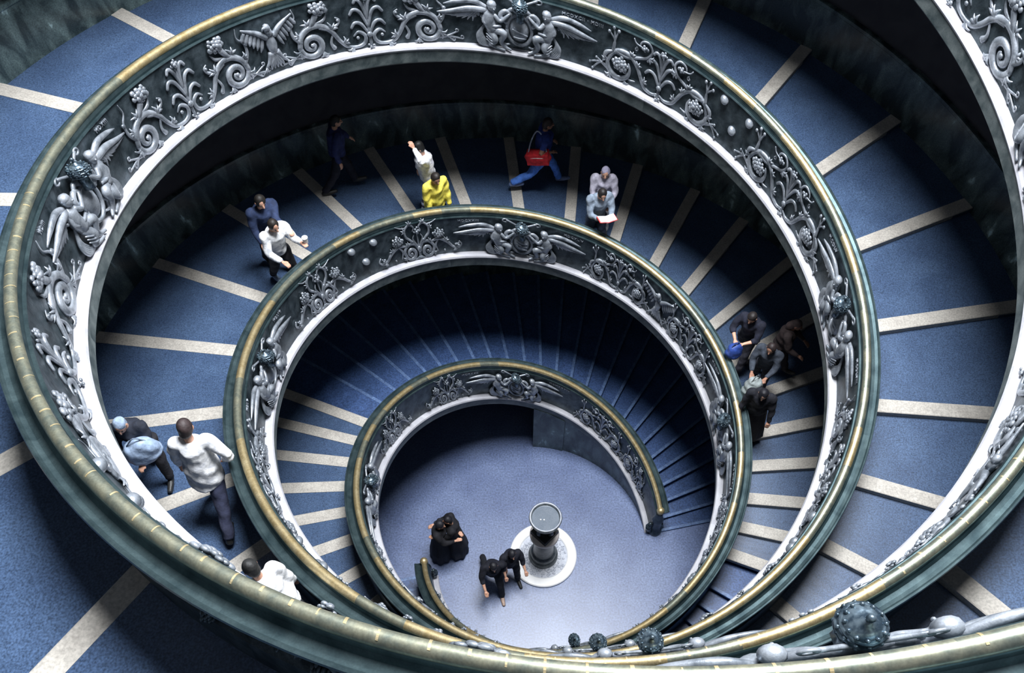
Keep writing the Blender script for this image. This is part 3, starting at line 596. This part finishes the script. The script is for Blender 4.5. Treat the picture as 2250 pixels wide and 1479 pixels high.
p9=person((.04,5.78,5.66),hd(1,.1),'man in a dark blue shirt and bright blue jeans striding along with a red bag',1.76,(.02,.045,.24),(.09,.24,.75),(.03,.02,.02),sleeve='short',lean=4,la=(-10,-14,60,5),ra=(-25,20,70,-25),ll=(32,14),rl=(-34,28),skin='skin_dark',voxel=.011,shoes=(.15,.2,.35),group='visitors walking on the spiral ramps')
p10=person((1.16,4.86,5.40),hd(-.1,-1),'person wrapped in a mauve grey shawl pulled over the head',1.68,(.42,.40,.48),(.4,.4,.45),(.3,.25,.3),hood=(.33,.31,.42),lean=6,la=(30,-6,80,20),ra=(30,6,80,-20),ll=(10,6),rl=(-10,10),shirt_len=.25,belly=.03,group='visitors walking on the spiral ramps')
p11=person((1.02,4.38,5.40),hd(.2,-1),'man in a grey-blue jacket reading an open white book with a red cover',1.72,(.22,.27,.34),(.05,.07,.12),(.015,.012,.012),jacket=1,lean=10,la=(30,-4,112,22),ra=(30,4,112,-22),ll=(8,6),rl=(-8,10),nod=22,voxel=.012,group='visitors walking on the spiral ramps')
p12=person((3.72,2.16,4.54),hd(-.6,-.75),'man in black with bare forearms folded over a shiny blue bag',1.74,(.012,.014,.03),(.05,.05,.07),(.02,.015,.015),sleeve='roll',lean=10,la=(35,-12,85,40),ra=(35,12,85,-40),ll=(20,8),rl=(-22,20),nod=20,skin='skin',group='visitors walking on the spiral ramps')
p13=person((3.98,1.62,4.42),hd(-.5,-.85),'person carrying a pale grey-green coat among the three walkers at right',1.66,(.04,.05,.07),(.05,.05,.07),(.03,.02,.02),lean=12,la=(30,-8,75,20),ra=(30,8,80,-20),ll=(12,6),rl=(-14,14),skin='skin_dark',group='visitors walking on the spiral ramps')
p14=person((4.30,1.98,4.50),hd(.9,-.5),'person in brown with light brown hair next to the shaded right wall',1.66,(.05,.035,.035),(.03,.025,.03),(.12,.085,.08),lean=8,la=(20,-10,60,10),ra=(20,10,60,-10),skin='skin_dark',hairlen=.12,group='visitors walking on the spiral ramps')
p15=person((3.72,.80,4.22),hd(-.35,-.9),'broad person in a black coat, lowest of the walkers on the right ramp',1.74,(.010,.011,.018),(.01,.01,.015),(.01,.01,.015),jacket=1,lean=10,la=(12,-12,24,-4),ra=(12,12,24,4),ll=(14,6),rl=(-16,16),nod=24,belly=.04,robe=(.008,.008,.012),group='visitors walking on the spiral ramps')
p16=person((-2.27,.10,0),hd(1,-.2),'left of the two figures in black robes talking on the bottom floor',1.7,(.008,.008,.012),hair=(.01,.01,.015),robe=(.006,.007,.014),lean=4,la=(35,-10,85,30),ra=(35,10,85,-30),ll=(6,4),rl=(-6,8),nod=6,group='visitors in black on the bottom floor')
p17=person((-1.93,.20,0),hd(-1,-.1),'right of the two figures in black robes talking on the bottom floor',1.72,(.008,.008,.012),hair=(.01,.01,.015),robe=(.006,.007,.014),lean=6,la=(30,-10,80,20),ra=(30,10,80,-20),ll=(6,4),rl=(-6,8),nod=6,group='visitors in black on the bottom floor')
p18=person((-1.12,-.62,0),hd(.2,-1),'person in black with rolled sleeves walking left of the white marble ring',1.76,(.007,.008,.016),(.008,.009,.014),(.01,.01,.015),sleeve='roll',jacket=1,lean=14,la=(-20,-16,10,-4),ra=(30,16,60,-6),ll=(30,14),rl=(-32,20),robe=None,shoes=(.4,.28,.22),shirt_len=.25,group='visitors in black on the bottom floor')
p19=person((-.74,-.44,0),hd(.35,-1),'person in black walking between the fountain and another walker',1.66,(.007,.008,.016),(.008,.009,.014),(.01,.01,.015),lean=8,la=(20,-8,50,0),ra=(20,8,40,0),ll=(16,8),rl=(-16,14),shirt_len=.2,sleeve='roll',group='visitors in black on the bottom floor')
# things carried
g=G(); g.add(*lathe([(.038,0),(.048,.12),(.051,.12),(.048,.125),(0,.125)],14)); prop('paper_cup',g,cloth((.85,.86,.9)),Vector(p5['hands'][0])+Vector((0.03,.03,.0)),0,'white cup in the raised hand of the person in the white shirt','cup')
g=G(); V,F=ball((0,0,0),(.27,.12,.17),14,10); g.add(V,F); g.add(*box((0,.0,.0),(.44,.20,.26))); me=remesh(g,.014,'shoulder_bag',4,.004)
b=link('shoulder_bag',me,cloth((.62,.02,.03)),None,True); c9=(Vector(p9['hip'])+Vector(p9['hands'][1]))/2; b.location=Vector(p9['hip'])+Vector((-.10,-.22,.10)); b.rotation_euler=(0,-.15,-.2); tag(b,'bright red shoulder bag at the waist of the man in blue jeans','bag')
g=G(); g.add(*tube([(-.18,0,.10),(-.10,.08,.34),(.02,.16,.50),(.12,.16,.34),(.18,0,.10)],[.014],6)); o=obj('strap',g.V(),g.f,cloth((.5,.55,.7)),b,True)
g=G(); g.add(*tube([(-.18,-.088,.05),(0,-.105,.07),(.16,-.088,.05)],[.008],5)); obj('piping',g.V(),g.f,cloth((.85,.8,.8)),b,True)
def book(loc,rz,c1,label):
    root=empty('open_book',loc,rz); root.rotation_euler=(D(20),0,rz); tag(root,label,'book')
    for s in(-1,1):
        g=G(); g.add(*box((.085*s,0,.0),(.17,.24,.008))); o=obj('cover',g.V(),g.f,cloth(c1),root); o.rotation_euler=(0,-.18*s,0)
        g=G(); g.add(*box((.080*s,0,.012),(.155,.225,.016))); o=obj('pages',g.V(),g.f,cloth((.85,.84,.84)),root); o.rotation_euler=(0,-.18*s,0)
h=[Vector(x) for x in p11['hands']]; book((h[0]+h[1])/2+Vector((.02,-.04,.04)),hd(.2,-1),(.6,.03,.03),'open white book with red cover held by the man in the grey-blue jacket')
def bag(loc,rz,sz,c,label,name='carrier_bag',cat='bag'):
    g=G(); g.add(*ball((0,0,0),sz,14,10)); g.add(*ball((0,0,-sz[2]*.35),(sz[0]*1.05,sz[1]*1.1,sz[2]*.6),12,8)); me=remesh(g,.016,name,3,.012); o=link(name,me,cloth(c,rough=.45),None,True); o.location=loc; o.rotation_euler=(0,0,rz); tag(o,label,cat)
    g=G(); g.add(*tube([(-sz[0]*.5,0,sz[2]*.8),(0,0,sz[2]*1.35),(sz[0]*.5,0,sz[2]*.8)],[.01],5)); obj('handle',g.V(),g.f,cloth(tuple(x*.5 for x in c)),o,True); return o
h=[Vector(x) for x in p12['hands']]; bag((h[0]+h[1])/2+Vector((-.04,-.06,-.12)),.4,(.17,.12,.18),(.03,.07,.30),'shiny blue bag under the folded arms of the man in black')
h=[Vector(x) for x in p13['hands']]; bag((h[0]+h[1])/2+Vector((-.08,-.12,-.14)),.5,(.19,.15,.32),(.34,.38,.38),'pale grey-green coat bundled in front of the walker on the right ramp','folded_coat','coat')
h=[Vector(x) for x in p2['hands']]; bag((h[0]+h[1])/2+Vector((.12,.16,.14)),.3,(.24,.15,.22),(.34,.44,.60),'pale blue folded jacket carried beside the left balustrade','folded_jacket','jacket')
